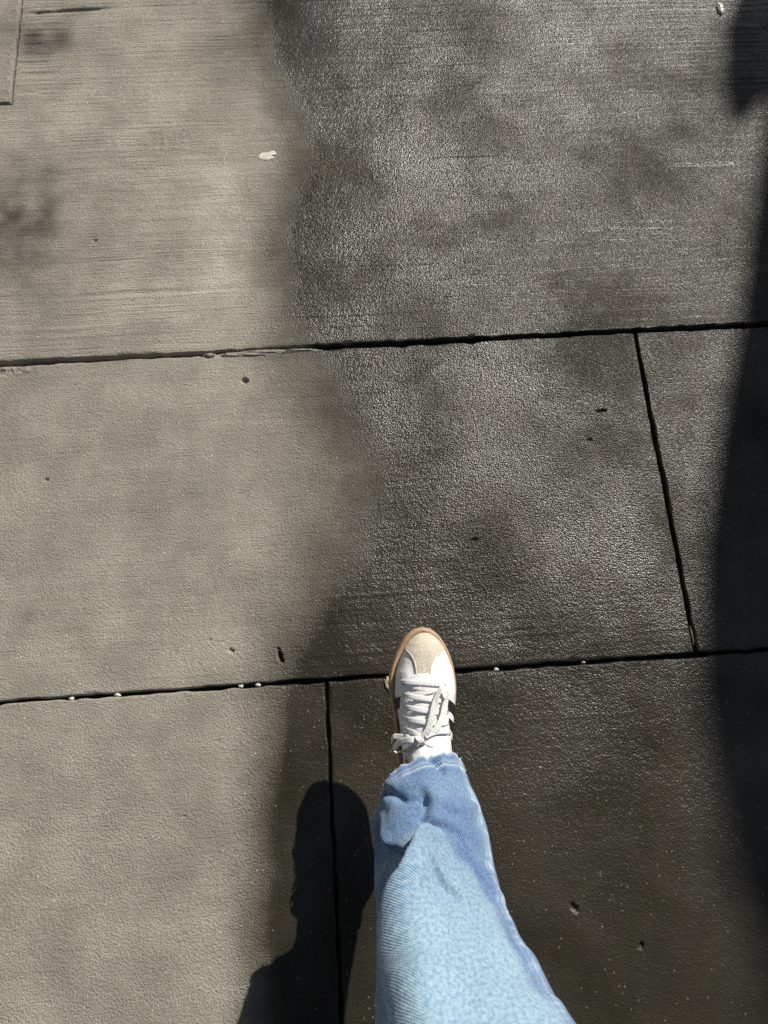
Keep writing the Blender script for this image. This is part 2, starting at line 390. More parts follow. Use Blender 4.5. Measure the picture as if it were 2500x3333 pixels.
slab(-1.45, 1.40, JY1 + G, 2.25, 0, 1.0, 10, cut=(-.746, 1.475))
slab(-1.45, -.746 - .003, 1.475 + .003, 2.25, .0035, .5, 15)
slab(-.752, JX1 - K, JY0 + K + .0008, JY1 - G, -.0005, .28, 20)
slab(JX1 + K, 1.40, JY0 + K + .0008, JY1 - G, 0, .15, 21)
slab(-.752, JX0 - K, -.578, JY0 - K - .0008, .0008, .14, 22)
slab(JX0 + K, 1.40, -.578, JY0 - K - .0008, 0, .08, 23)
for (a, b, c, d) in ((-2.15, -1.457, .803, 2.25), (-1.45, -.760, .113, .790), (-1.45, -.760, -.578, .107), (1.407, 2.1, .803, 2.25), (1.407, 2.1, .113, .79), (1.407, 2.1, -.578, .107),
                     (-.752, -.078, -1.27, -.586), (-.071, .61, -1.27, -.586), (.617, 1.4, -1.27, -.586), (-1.45, -.76, -1.27, -.586), (-1.45, -.2, 2.258, 3.5), (-.19, 1.4, 2.258, 3.5)):
    slab(a, b, c, d, 0, .4, 30, fine=.03)

# ------------------------------------------------------------------ unseen block added to shade the right edge, outline traced from that shadow
def light_blocker():
    prof = [(3.48,0),(3.50,3.06),(3.545,3.184),(3.571,3.273),(3.64,3.405),(3.691,3.489),(3.741,3.552),(3.773,3.576),(3.783,3.554),(3.785,3.518),(3.797,3.499),(3.815,3.512),(3.829,3.55),(3.855,3.617),(3.918,3.746),(3.972,3.87),(4.027,3.988),(4.078,4.101),(4.14,4.261),(4.18,4.363),(4.225,4.461),(4.29,4.6),(4.363,4.732),(4.439,4.858),(4.525,4.978),(4.617,5.092),(4.682,5.166),(4.784,5.272),(4.889,5.381),(5.77,6.41),(7.6,7.9),(13,7.9),(13,0)]
    root = empty('light_blocker'); root.location = (3.4, 4.9, -.12)
    tag(root, 'dark unseen block with a stepped roofline, added beyond the pavement to shade its right edge', 'light_blocker')
    n = len(prof)
    V = [(x - 3.4, 0, z + .12 if z else 0) for x, z in prof] + [(x - 3.4 + 4.0, 5.1, z + .12 if z else 0) for x, z in prof]
    F = [tuple(range(n)), tuple(range(2 * n - 1, n - 1, -1))] + [(i, i + n, (i + 1) % n + n, (i + 1) % n) for i in range(n)]
    fix_normals(obj('blocker_wall', V, F, M_BLOCKER, root, False))
    for k in range(3):
        x = 2.6 + 2.3 * k
        fr = obj('blocker_window', *box(x, -.05, .9, 1.2, .1, 1.6), M_ROOF, root, False)
        obj('pane', *box(x + .08, -.06, .98, 1.04, .05, 1.44), M_GLASS, fr, False)
def box(x, y, z, sx, sy, sz):
    V = [(x + i * sx, y + j * sy, z + k * sz) for k in (0, 1) for j in (0, 1) for i in (0, 1)]
    return V, [(0, 2, 3, 1), (4, 5, 7, 6), (0, 1, 5, 4), (2, 6, 7, 3), (0, 4, 6, 2), (1, 3, 7, 5)]
light_blocker()
for nm, loc, dim, lab in (('light_blocker', (-16, -15, -.12), (32, 6, 15), 'long dark unseen block added behind the walker to cut sky light'), ('light_blocker', (-19, -8, -.12), (6, 26, 14), 'tall dark unseen block added along the left side to cut sky light')):  # two unseen masses added out of frame to hold back sky light
    r_ = empty(nm); r_.location = loc; tag(r_, lab, 'light_blocker')
    obj('blocker_wall', *box(0, 0, 0, *dim), M_BLOCKER, r_, False)
    obj('blocker_roof', *box(-.2, -.2, dim[2] + .003, dim[0] + .4, dim[1] + .4, .3), M_ROOF, r_, False)

# ------------------------------------------------------------------ small things on the pavement
def lump(name, loc, size, seed, mat, flat=1., sub=3, rough=.35, rot=0.):
    bm = bmesh.new(); bmesh.ops.create_icosphere(bm, subdivisions=sub, radius=1)
    P = np.array([v.co[:] for v in bm.verts])
    r = 1 + rough * fbm(P[:, 0] * 1.7 + P[:, 2] * 2.3, P[:, 1] * 1.7 - P[:, 2] * 1.9, seed, 3)
    P = P * r[:, None] * np.array(size); 
    c, s = math.cos(rot), math.sin(rot); P = np.column_stack([P[:, 0] * c - P[:, 1] * s, P[:, 0] * s + P[:, 1] * c, P[:, 2]])
    for v, p in zip(bm.verts, P): v.co = p
    me = bpy.data.meshes.new(name); bm.to_mesh(me); bm.free(); me.materials.append(mat)
    me.polygons.foreach_set('use_smooth', np.full(len(me.polygons), True))
    o = bpy.data.objects.new(name, me); C.objects.link(o); o.location = loc
    return o
def flake(name, loc, outline, thick, seed, mat, dome=.4):
    """thin irregular piece from an outline, domed on top, with a rough edge"""
    out = np.array(outline); n = 72
    ang = np.linspace(0, 2 * np.pi, n, endpoint=False)
    oa = np.linspace(0, 2 * np.pi, len(out), endpoint=False)
    px = np.interp(ang, np.r_[oa, 2 * np.pi], np.r_[out[:, 0], out[0, 0]]); py = np.interp(ang, np.r_[oa, 2 * np.pi], np.r_[out[:, 1], out[0, 1]])
    j = 1 + .06 * noise2(np.cos(ang) * 5, np.sin(ang) * 5, seed)
    px, py = px * j, py * j
    V = []; rings = [(1.0, 0), (1.02, .35), (.97, .8), (.88, 1.), (.7, 1 + .3 * dome), (.45, 1 + .6 * dome), (.2, 1 + .7 * dome)]
    for f, h in rings: V += [(x * f, y * f, thick * h * (1 + .25 * float(noise2(x * f * 300, y * f * 300, seed)) * (h > .5))) for x, y in zip(px, py)]
    F = [tuple(map(int, q)) for q in gridfaces(len(rings), n, True)]
    V.append((0, 0, thick * (1 + .7 * dome))); b = (len(rings) - 1) * n
    F += [(b + i, b + (i + 1) % n, len(V) - 1) for i in range(n)]
    o = obj(name, V, F, mat); o.location = loc
    return o
g = flake('chewing_gum', (-.1545, 1.2955, -.001), [(.021,.004),(.019,.010),(.013,.0135),(.006,.0125),(.001,.009),(-.008,.0105),(-.016,.008),(-.0215,.001),(-.020,-.006),(-.013,-.0105),(-.005,-.0125),(.003,-.0115),(.010,-.0085),(.016,-.0045),(.009,-.0005),(.011,.0005)], .0019, 3, M_GUM)
tag(g, 'flattened pale dried blob of chewing gum with a notch on the far slab', 'chewing gum')
g = flake('stone_chip', (.041, .0985, -.001), [(.008,.002),(.007,.010),(.001,.0145),(-.006,.0125),(-.0095,.004),(-.008,-.006),(-.003,-.013),(.004,-.020),(.010,-.021),(.010,-.010)], .0045, 8, M_CHIP, .5)
tag(g, 'pale beige speckled chip lying by the joint to the left of the sneaker', 'stone chip')
g = flake('litter_scrap', (.9833, 1.6861, -.0005), [(.0085,.0),(.0085,.010),(.0045,.018),(-.001,.024),(-.006,.015),(-.009,.004),(-.007,-.009),(.0,-.017),(.006,-.011)], .0045, 12, simple('wet_film', (.50, .49, .44), .22, 120, .001), .9)
tag(g, 'small glossy almond shaped scrap lying in the sun glare near the far edge', 'litter scrap')
mo = lump('mortar_crumb', (-.2050, .7900, -.0035), (.070, .0055, .0060), 4, M_MORTAR, sub=5, rough=.42, rot=-.005)
tag(mo, 'grey brown strip of crumbling mortar wedged in the far joint', 'mortar crumb')
mo = lump('mortar_crumb', (-.1130, .7900, -.0045), (.042, .0040, .0060), 9, M_MORTAR, sub=4, rough=.4, rot=.02)
tag(mo, 'thin tapering sliver of mortar in the far joint right of the larger strip', 'mortar crumb')
mo = lump('mortar_crumb', (-.2870, .7905, -.0030), (.013, .0046, .0060), 6, M_MORTAR, sub=4, rough=.25)
tag(mo, 'short blocky bit of mortar in the far joint left of the larger strip', 'mortar crumb')
for (x, y, r, s, lab) in ((-.5347,.1115,.0050,1,'pale pebble in the near joint, leftmost of those lodged in it'),(-.4524,.1125,.0062,2,'pale pebble in the near joint, second from the left, biggest of the row'),
                      (-.2294,.1135,.0055,3,'grey pebble in the near joint just below the long gouge'),(-.1992,.1130,.0052,4,'pale pebble in the near joint between gouge and crossing joint'),
                      (.2391,.1115,.0050,5,'bright round pebble in the near joint just right of the sneaker'),(.4019,.1135,.0036,6,'tiny pebble in the near joint midway between sneaker and right crossing joint'),
                      (.6122,.150,.0035,7,'rusty brown splinter in the right crossing joint near its lower end')):
    m_ = M_PEB if s < 7 else simple('rusty_wood', (.16, .105, .065), .8)
    p = lump('pebble' if s < 7 else 'splinter', (x, y, -.0058 if s < 7 else -.004), (r * .85, r * .6, r * .7) if s < 7 else (.002, .017, .003), s + 50, m_, sub=3, rough=.4)
    tag(p, lab, 'pebble' if s < 7 else 'splinter', 'pebbles lodged in the pavement joints' if s < 7 else None)

# ------------------------------------------------------------------ the walker
SHOE_M = Matrix(((0.978157, 0.036730, 0.017369, 0.089557), (-0.030368, 0.938968, -0.275423, 0.169574), (-0.026992, 0.274647, 0.939299, 0.214222), (0, 0, 0, 1)))
person = empty('person'); person.location = (.02, -.62, 0)
tag(person, 'person in faded blue jeans and white sneakers striding over the wet pavement, seen from above', 'person')
PI = Matrix.Translation((-.02, .62, 0))
def child(o):
    o.parent = person; o.matrix_parent_inverse = PI; return o

# ---- trouser legs
def polydist(th, s, pts, r=.075):
    """distance in metres on the cloth from (angle, run) to a polyline given in degrees and metres"""
    u = th * r; best = np.full(th.shape, 9.)
    q = [(math.radians(a) * r, b) for a, b in pts]
    for (x0, y0), (x1, y1) in zip(q[:-1], q[1:]):
        L2 = (x1 - x0) ** 2 + (y1 - y0) ** 2 + 1e-12
        k = np.clip(((u - x0) * (x1 - x0) + (s - y0) * (y1 - y0)) / L2, 0, 1)
        best = np.minimum(best, np.hypot(u - x0 - k * (x1 - x0), s - y0 - k * (y1 - y0)))
    return best
def front_leg():
    S, T, P, N = leg_base()
    u = T * .075; K = .74; Sf = S / K                     # Sf: run along the leg in the units the folds are listed in
    near = lambda pts: polydist(T, S, [(d_, r_ * K) for d_, r_ in pts])
    D = .0030 * fbm(u * 14 + S * 9, S * 11 - u * 4, 61, 2) * smooth(S, .0, .04) + .0011 * fbm(u * 45 + S * 30, S * 38, 62, 2) * smooth(S, 0, .02)
    deg = np.degrees(T)
    # cloth breaks over the shin: the upper cloth bags out over the lower part, with a sharp fold down its left side
    top = np.interp(deg, [-100, -60, -47, -41, -26, -10, 5, 15, 30, 60], [.10, .135, .150, .152, .146, .141, .152, .168, .20, .26])
    rid = np.interp(Sf, [.10, .141, .160, .183, .228, .248, .280, .36, .45], [2, -7, -15, -23, -33, -43, -50, -50, -49])
    du = np.radians(deg - rid) * .08
    step = smooth(du, -.010, .003)
    D += .010 * smooth(Sf, top - .004, top + .008) * np.exp(-np.clip(Sf - top, 0, 9) / .14) * step * (1 - smooth(deg, 25, 55))
    D -= .005 * np.exp(-((Sf - top + .014) / .013) ** 2) * smooth(deg, -60, -30) * (1 - smooth(deg, 30, 50))
    low = smooth(deg, -102, -80) * (1 - step)
    D -= .014 * low * smooth(Sf, .135, .170)
    rid2 = np.interp(Sf, [.02, .06, .10, .14], [-66, -58, -51, -44])
    D -= .011 * smooth(deg, -102, -82) * (1 - smooth(np.radians(deg - rid2) * .08 + .004 * noise2(Sf * 60, 0 * Sf, 73), -.009, .003)) * smooth(Sf, .03, .06) * (1 - smooth(Sf, .135, .155))
    D += .021 * step * np.exp(-(np.clip(du, 0, 9) / .035) ** 1.6) * smooth(Sf, .130, .165) * (1 - .35 * smooth(Sf, .30, .45))
    D -= .009 * np.exp(-((du + .022) / .014) ** 2) * smooth(Sf, .145, .18) * (1 - .5 * smooth(Sf, .3, .42))
    for pts, amp, wd in (([(-50,.010),(-34,.045),(-20,.076),(-5,.079)], -.0095, .0058), ([(-3,.069),(-2,.090),(-8,.114)], -.0115, .0068), ([(-44,.022),(-28,.035),(-5,.05)], .003, .008),
                         ([(0,.131),(16,.139),(29,.156)], -.009, .006), ([(13,.004),(23,.014),(26,.034)], -.0095, .0052), ([(-13,.220),(-3,.243),(10,.264)], -.0045, .0065), ([(-8,.212),(3,.236),(16,.258)], .003, .006),
                         ([(10,.085),(30,.10),(55,.09)], .004, .009), ([(20,.11),(40,.125),(70,.12)], -.003, .007), ([(30,.07),(60,.075)], -.003, .006), ([(40,.16),(62,.19)], -.004, .008), ([(50,.2),(66,.25)], .004, .009),
                         ([(-57,.038),(-50,.09),(-46,.138)], .006, .006), ([(-66,.05),(-60,.12)], -.006, .008), ([(-62,.2),(-70,.26)], .004, .010),
                         ([(-47,.150),(-38,.165),(-26,.190)], -.005, .006), ([(38,.21),(50,.25)], -.003, .008), ([(-60,.28),(-54,.36)], .004, .010)):
        D += amp * np.exp(-(near(pts) / wd) ** 2)
    # hem: doubled band, wavy, with a stitched groove
    D += .0016 * (1 - smooth(S, .0105, .0125)) - .0026 * np.exp(-((S - .0130) / .0016) ** 2)
    D += (.005 * noise2(np.cos(T) * 3, np.sin(T) * 3, 63) + .004 * noise2(np.cos(T) * 6, np.sin(T) * 6, 64)) * np.exp(-S / .03)
    sd = np.abs(deg - np.interp(Sf, [0, .05, .11, .17, .21, .28, .4], [62, 62, 66, 70, 68, 66, 64]) - 1.5 * noise2(S * 80, 0 * S, 65)) * math.pi / 180 * .075
    D += .002 * np.exp(-(sd / .0045) ** 2) + .0012 * noise2(S * 150, u * 40, 66) * np.exp(-(sd / .01) ** 2)
    P = P + N * D[..., None]
    # uneven cut edge
    ed = .0018 * noise2(u * 160, 0 * S, 67) + .0018 * noise2(u * 60, 0 * S, 68)
    a = np.gradient(P, axis=0); a /= np.linalg.norm(a, axis=-1, keepdims=True)
    P = P + a * (ed * np.exp(-S / .004))[..., None]
    fb = np.interp(Sf, [.12, .15, .169, .21, .248, .307, .376, .45], [6, 8, 12, 25, 41, 49, 53, 54])
    soft = fbm(u * 30, S * 30, 69, 2) * .01
    f = smooth(Sf + soft, top - .003, top + .010) * (1 - smooth((deg - fb) * .0013 + soft, -.012, .012)) * (1 - .35 * smooth(-deg, 62, 85))
    f = f * (.66 + .34 * smooth(Sf, .17, .33)) + .10 * smooth(fbm(u * 20, S * 20, 70, 2), .1, .8) * (Sf < .2)
    f += .30 * np.exp(-(near([(5,.075),(35,.05),(60,.08),(65,.16)]) / .02) ** 2)
    pale = .75 * np.exp(-(S / .0020) ** 2) + .65 * np.exp(-((S - .0158) / .0016) ** 2) + .30 * np.exp(-((S - .0102) / .0010) ** 2)
    pale += (.75 * np.exp(-((sd - .002) / .0020) ** 2) + .5 * np.exp(-((sd - .008) / .0016) ** 2)) * (.55 + .45 * noise2(S * 230, 0 * S, 71))
    return S, T, P, np.clip(f, 0, 1), np.clip(pale, 0, 1)
S, T, P, f, pale = front_leg()
V = [P.reshape(-1, 3)]; F = [gridfaces(*S.shape, True)]; UV = [np.column_stack([(T * .085).ravel(), S.ravel()])]; FA = [f.ravel()]; PA = [pale.ravel()]
# inside of the hem
Sn, Tn = S.shape; k_in = 40
ctr = P.mean(1, keepdims=True); inn = ctr + (P - ctr) * .965
base = sum(map(len, V)); V.append(inn[:k_in].reshape(-1, 3)); F.append(gridfaces(k_in, Tn, True)[:, ::-1] + base)
j = np.arange(Tn); F.append(np.column_stack([(j + 1) % Tn, j, base + j, base + (j + 1) % Tn]))
UV.append(np.column_stack([(T[:k_in] * .085).ravel(), S[:k_in].ravel()])); FA.append(f[:k_in].ravel()); PA.append(pale[:k_in].ravel() * .6)
# the standing leg and the seat, behind the frame
BACK = np.array([(-.12,-.80,.045,.095,.10),(-.12,-.77,.16,.090,.095),(-.115,-.70,.34,.082,.09),(-.11,-.645,.50,.088,.095),(-.105,-.63,.66,.105,.11),(-.095,-.625,.80,.115,.12),(-.09,-.62,.87,.118,.122)])
SEAT = np.array([(.01,-.62,.80,.200,.125),(.01,-.62,.86,.205,.135),(.01,-.625,.92,.20,.132),(.01,-.63,.98,.185,.12),(.01,-.635,1.03,.175,.112)])
for tab, n, m in ((BACK, 60, 60), (SEAT, 24, 60)):
    s_, t_ = smooth_rings(tab, n, 1); th_ = np.linspace(-np.pi, np.pi, m, endpoint=False)
    Sx, Tx = np.meshgrid(s_, th_, indexing='ij'); sn, cs = np.sin(Tx), np.cos(Tx)
    Q = np.stack([t_[:, 0][:, None] + t_[:, 3][:, None] * sn, t_[:, 1][:, None] + t_[:, 4][:, None] * cs, t_[:, 2][:, None] + 0 * sn], -1)
    Q += np.stack([sn, cs, 0 * sn], -1) * (.004 * fbm(Tx * 2, Sx * 12, 72, 3))[..., None]
    base = sum(map(len, V)); V.append(Q.reshape(-1, 3)); F.append(gridfaces(n, m, True) + base)
    UV.append(np.column_stack([(Tx * .09).ravel(), Sx.ravel()])); FA.append(np.full(n * m, .3)); PA.append(np.zeros(n * m))
V = np.vstack(V); F = np.vstack(F); UV = np.vstack(UV)
jeans = child(obj('jeans', V, F, M_DENIM))
attr(jeans, 'fade', np.concatenate(FA)); attr(jeans, 'pale', np.concatenate(PA))
uvl = jeans.data.uv_layers.new(name='UVMap'); li = np.empty(len(jeans.data.loops), np.int32); jeans.data.loops.foreach_get('vertex_index', li)
uvl.data.foreach_set('uv', UV[li].astype(np.float32).ravel())
# frayed threads along the cut hem
rng = np.random.default_rng(5); TV, TF = [], []
edge = P[0]; ctr0 = edge.mean(0); nxt = P[3]
for k in range(190):
    jn = int(rng.integers(0, Tn)); p = edge[jn]; outw = p - ctr0; outw /= np.linalg.norm(outw); down = edge[jn] - nxt[jn]; down /= np.linalg.norm(down)
    d_ = down * rng.uniform(.3, 1) + outw * rng.uniform(-.1, .6) + rng.normal(0, .45, 3); d_ /= np.linalg.norm(d_)
    L = rng.uniform(.001, .004) * (1.6 if rng.random() < .1 else 1); bend = rng.normal(0, .4, 3)
    sx = np.cross(d_, outw); sx /= np.linalg.norm(sx) + 1e-9; w_ = .00018
    b0 = len(TV)
    for i in range(4):
        q = p - down * .001 + d_ * L * i / 3 + bend * L * (i / 3) ** 2 * .5
        TV += [q + sx * w_, q - sx * w_ * .5 + outw * w_, q - sx * w_ * .5 - outw * w_]
    for i in range(3):
        for a_ in range(3): TF.append((b0 + i * 3 + a_, b0 + i * 3 + (a_ + 1) % 3, b0 + i * 3 + 3 + (a_ + 1) % 3, b0 + i * 3 + 3 + a_))
fr = obj('frayed_threads', np.array(TV), np.array(TF), M_THREAD, jeans); fr['kind'] = 'stuff'

# ---- jacket of the walker, unseen above the frame, added to block sky light
JK = np.array([(.01,-.63,.93,.205,.135),(.01,-.63,1.05,.20,.125),(.01,-.64,1.2,.215,.13),(.01,-.65,1.34,.225,.125),(.01,-.66,1.42,.20,.10),(.01,-.67,1.48,.09,.07),(.01,-.67,1.50,.06,.055)])
s_, t_ = smooth_rings(JK, 40, 1); th_ = np.linspace(-np.pi, np.pi, 48, endpoint=False); Sx, Tx = np.meshgrid(s_, th_, indexing='ij')
Q = np.stack([t_[:, 0][:, None] + t_[:, 3][:, None] * np.sin(Tx), t_[:, 1][:, None] + t_[:, 4][:, None] * np.cos(Tx), t_[:, 2][:, None] + 0 * Tx], -1)
Q += np.stack([np.sin(Tx), np.cos(Tx), 0 * Tx], -1) * (.005 * fbm(Tx * 2, Sx * 9, 74, 3))[..., None]
child(obj('unseen_jacket', Q.reshape(-1, 3), [tuple(map(int, k)) for k in gridfaces(40, 48, True)] + [tuple(range(39 * 48, 40 * 48))], M_JACKET))

# ---- legs inside the clothes
def tube(path, rad, m=20):
    path = np.array(path); n = len(path); tn = np.gradient(path, axis=0); tn /= np.linalg.norm(tn, axis=1)[:, None]
    V = []
    for p, t_, r in zip(path, tn, rad):
        x = np.array([1., 0, 0]) - t_ * t_[0]; x /= np.linalg.norm(x); y = np.cross(t_, x)
        for a in np.linspace(0, 2 * np.pi, m, endpoint=False): V.append(p + r * (x * math.cos(a) + y * math.sin(a)))
    V += [path[0], path[-1]]
    F = [tuple(map(int, q)) for q in gridfaces(n, m, True)]
    F += [((i + 1) % m, i, n * m) for i in range(m)] + [((n - 1) * m + i, (n - 1) * m + (i + 1) % m, n * m + 1) for i in range(m)]
    return V, F
def S2W(x, s, z): return np.array(SHOE_M @ Vector((x, -s, z)))
_, lt = smooth_rings(LEG, 40); la, lR, lF = ring_axes(lt[:, :3]); shin = lt[:, :3] - lF * .014; shin[:6] += (np.array([.0665, -.098, .262]) - shin[2]) * np.linspace(1, 0, 6)[:, None]
V1, F1 = tube([S2W(0, .09, .038), S2W(0, .13, .043), S2W(0, .175, .050), S2W(-.001, .215, .070), S2W(-.001, .232, .100)] + [p for p in shin[3::3]], [.018, .026, .031, .036, .036] + [min(.034 + .0026 * i, .068) for i in range(len(shin[3::3]))])
V2, F2 = tube([(-.12, -.72, .045), (-.12, -.76, .05), (-.12, -.79, .08), (-.12, -.78, .16), (-.115, -.70, .34), (-.11, -.645, .5), (-.10, -.625, .7), (-.09, -.62, .84)], [.028, .034, .036, .036, .048, .05, .065, .075])
V3, F3 = tube([(.01, -.62, .80), (.01, -.62, .84), (.01, -.62, .92), (.01, -.63, 1.0)], [.08, .1, .11, .10])
VV, FF = list(V1), list(F1)
for V_, F_ in ((V2, F2), (V3, F3)):
    b0 = len(VV); VV += V_; FF += [tuple(i + b0 for i in q) for q in F_]
body = child(obj('body', np.array(VV), FF, M_SKIN))

# ---- sneaker, built in its own frame: x to the right, -y towards the heel, z up from the sole
SOL = np.array([(0,0),(.003,.0125),(.008,.0205),(.016,.0285),(.026,.0352),(.04,.042),(.06,.0482),(.08,.0515),(.095,.0525),(.12,.0505),(.15,.0465),(.18,.043),(.21,.041),(.25,.038),(.272,.028),(.282,.014),(.285,0)])
HT = np.array([(0,0),(.007,.003),(.012,.014),(.02,.0225),(.03,.0285),(.05,.0355),(.075,.043),(.1,.048),(.13,.056),(.16,.066),(.19,.078),(.22,.087),(.285,.087)])
Z0, NN = .026, 2.4
def cub(x, tab):  # smooth interpolation through table points
    xs, ys = tab[:, 0], tab[:, 1]; m = np.gradient(ys, xs); x = np.clip(x, xs[0], xs[-1]); i = np.clip(np.searchsorted(xs, x) - 1, 0, len(xs) - 2)
    h = xs[i + 1] - xs[i]; t = (x - xs[i]) / h; m0 = np.clip(m[i], -40, 40); m1 = np.clip(m[i + 1], -40, 40)
    return (2*t**3-3*t**2+1)*ys[i] + (t**3-2*t**2+t)*h*m0 + (-2*t**3+3*t**2)*ys[i+1] + (t**3-t**2)*h*m1
def lext(s): return .003 * np.exp(-((s - .08) / .035) ** 2) + .0035 * smooth(np.asarray(s, float), .13, .19) * (1 - smooth(np.asarray(s, float), .23, .28))
def w_sole(s, side):  # side -1 left, +1 right
    return np.interp(s, SOL[:, 0], SOL[:, 1]) + (lext(s) if side < 0 else 0)
def w_up(s, sx):
    ss = np.clip((s - .006) * 1.02, 0, .285)
    return np.maximum(np.interp(ss, SOL[:, 0], SOL[:, 1]) - .0032 + np.where(np.asarray(sx) < 0, lext(s) * .6 - .0042, 0), .0004)
def arch(s, th):
    s = np.asarray(s, float); c, si = np.cos(th), np.sin(th)
    x = w_up(s, c) * np.sign(c) * np.abs(c) ** (2 / NN)
    z = Z0 - .003 + (cub(s, HT) + .003) * np.abs(si) ** (2 / NN)
    return np.stack([x, -s + 0 * x, z], -1)
def arch_n(s, th):
    e = 1e-3; a = arch(s + e, th) - arch(s - e, th); b = arch(s, np.clip(th + .02, 0, np.pi)) - arch(s, np.clip(th - .02, 0, np.pi))
    n = np.cross(b, a); n /= np.linalg.norm(n, axis=-1, keepdims=True) + 1e-12
    n = np.where(n[..., 2:3] < -.2, -n, n)
    return n
def th_of(s, x):
    w_ = w_up(s, x); q = np.clip(np.abs(x) / w_, 0, 1)
    return np.arccos(np.sign(x) * q ** (NN / 2))
def on_top(s, x, off=0.):
    th = th_of(np.asarray(s, float), np.asarray(x, float)); return arch(s, th) + arch_n(s, th) * np.asarray(off)[..., None]
sneaker = empty('sneaker'); sneaker.parent = person; sneaker.matrix_parent_inverse = PI; sneaker.matrix_basis = SHOE_M
def skin(name, Pm, mat, Nm, thick, round_=2, parent=None):
    """sheet lying on the shoe: grid of points lifted by thick, rounded and closed at its rim"""
    nr, nc = Pm.shape[:2]
    i, jx = np.meshgrid(np.arange(nr), np.arange(nc), indexing='ij')
    dist = np.minimum(np.minimum(i, nr - 1 - i), np.minimum(jx, nc - 1 - jx))
    lift = thick * np.sqrt(np.clip(1 - (1 - np.clip(dist / round_, 0, 1)) ** 2, 0, 1)) * .5 + thick * .5
    top = Pm + Nm * lift[..., None]; n = nr * nc
    V = top.reshape(-1, 3); F = [gridfaces(nr, nc)]
    loop = [(0, k) for k in range(nc)] + [(k, nc - 1) for k in range(1, nr)] + [(nr - 1, k) for k in range(nc - 2, -1, -1)] + [(k, 0) for k in range(nr - 2, 0, -1)]
    idx = np.array([a * nc + b for a, b in loop]); low = (Pm - Nm * .0012).reshape(-1, 3)[idx]
    m = len(idx); q = np.arange(m)
    F.append(np.column_stack([idx[q], n + q, n + (q + 1) % m, idx[(q + 1) % m]]))
    o = obj(name, np.vstack([V, low]), np.vstack(F), mat, parent or sneaker)
    return fix_normals(o)
# outsole
def outline(inset, n=160):
    tt = np.linspace(0, np.pi, n); s_ = .1425 * (1 - np.cos(tt))
    L = np.column_stack([-np.maximum(w_sole(s_, -1) - inset, 0), -s_]); Rr = np.column_stack([np.maximum(w_sole(s_, 1) - inset, 0), -s_])[::-1]
    pts = np.vstack([L, Rr[1:-1]]); c0 = np.array([0, -.1425])
    sc_ = np.array([1, 1 - inset / .1425]); pts[:, 1] = c0[1] + (pts[:, 1] - c0[1]) * sc_[1]
    for _ in range(3): pts = (np.roll(pts, 1, 0) + 2 * pts + np.roll(pts, -1, 0)) / 4
    return pts
def spring(y): return .010 * np.exp(y / .035)
V = []; prof = [(.004, 0), (.001, .002), (0, .005), (.0003, .015), (.0005, .0205), (.0012, .0212), (.0006, .0220), (.0008, .0245), (.0018, Z0), (.0045, Z0 + .0004), (.0075, Z0 - .003), (.02, Z0 - .004)]
for ins, z in prof:
    o2 = outline(ins); V.append(np.column_stack([o2, z + spring(o2[:, 1]) * (1 - .55 * z / Z0)]))
nr, nc = len(V), len(V[0]); V = np.vstack(V); F = [tuple(map(int, q)) for q in gridfaces(nr, nc, True)]
F += [tuple(range(nc - 1, -1, -1)), tuple(range((nr - 1) * nc, nr * nc))]
fix_normals(obj('outsole', V, F, M_RUBBER, sneaker))
# upper: toe box, then two side panels leaving the throat open
def gap(s): return np.minimum(np.interp(s, [.0, .083, .086, .094, .155, .175, .195, .215, .285], [0, 0, .012, .0235, .0245, .029, .0335, .036, .036]), .72 * np.minimum(w_up(s, -1), w_up(s, 1)))
V, F, base = [], [], 0
crease = lambda Pm, s, th: Pm + arch_n(s, th) * (.0007 * fbm(Pm[..., 0] * 90, Pm[..., 1] * 45, 80, 2) * smooth(s, .03, .06))[..., None]
s1 = np.r_[.0062, np.linspace(.0066, .084, 60)]; th1 = np.linspace(0, np.pi, 70); Sg, Tg = np.meshgrid(s1, th1, indexing='ij')
Pm = crease(arch(Sg, Tg), Sg, Tg); V.append(Pm.reshape(-1, 3)); F.append(gridfaces(*Sg.shape)); base += Pm.size // 3
s2 = np.linspace(.0835, .2845, 110)
for sd in (0, 1):
    K_ = 30; gx = gap(s2) * (1 if sd == 0 else -1); tg = th_of(s2, gx)
    Tm = np.linspace(0, 1, K_)[None] * (tg[:, None] if sd == 0 else (np.pi - tg)[:, None]); Tm = Tm if sd == 0 else np.pi - Tm
    Sm = np.repeat(s2[:, None], K_, 1); Pm = crease(arch(Sm, Tm), Sm, Tm); Nm = arch_n(Sm, Tm)
    ext = np.stack([Pm[:, -1] - Nm[:, -1] * .0022, Pm[:, -1] - Nm[:, -1] * .0045 + np.array([.004 if sd == 0 else -.004, 0, -.006])], 1)
    Pm = np.concatenate([Pm, ext], 1); V.append(Pm.reshape(-1, 3)); F.append(gridfaces(*Pm.shape[:2]) + base); base += Pm.size // 3
fix_normals(obj('upper', np.vstack(V), np.vstack(F), M_LEATHER, sneaker))
# padded tongue
sg = np.linspace(.074, .222, 70); xg = np.linspace(-1, 1, 30); Sg, Xg = np.meshgrid(sg, xg, indexing='ij')
hw = np.interp(sg, [.074, .1, .16, .2, .222], [.022, .027, .029, .031, .029])
Xm = Xg * hw[:, None] + .002 * smooth(Sg, .16, .2)
Pm = on_top(Sg, Xm); Nm = arch_n(Sg, th_of(Sg, Xm))
lift = -.0012 + .0035 * (1 - Xg ** 2) * smooth(Sg, .08, .12) + .0065 * smooth(Sg, .165, .21) * (1 - .5 * Xg ** 2) + .0012 * fbm(Xm * 60, Sg * 70, 81, 2)
skin('tongue', Pm + Nm * lift[..., None], M_TONGUE, Nm, .0028, 4)
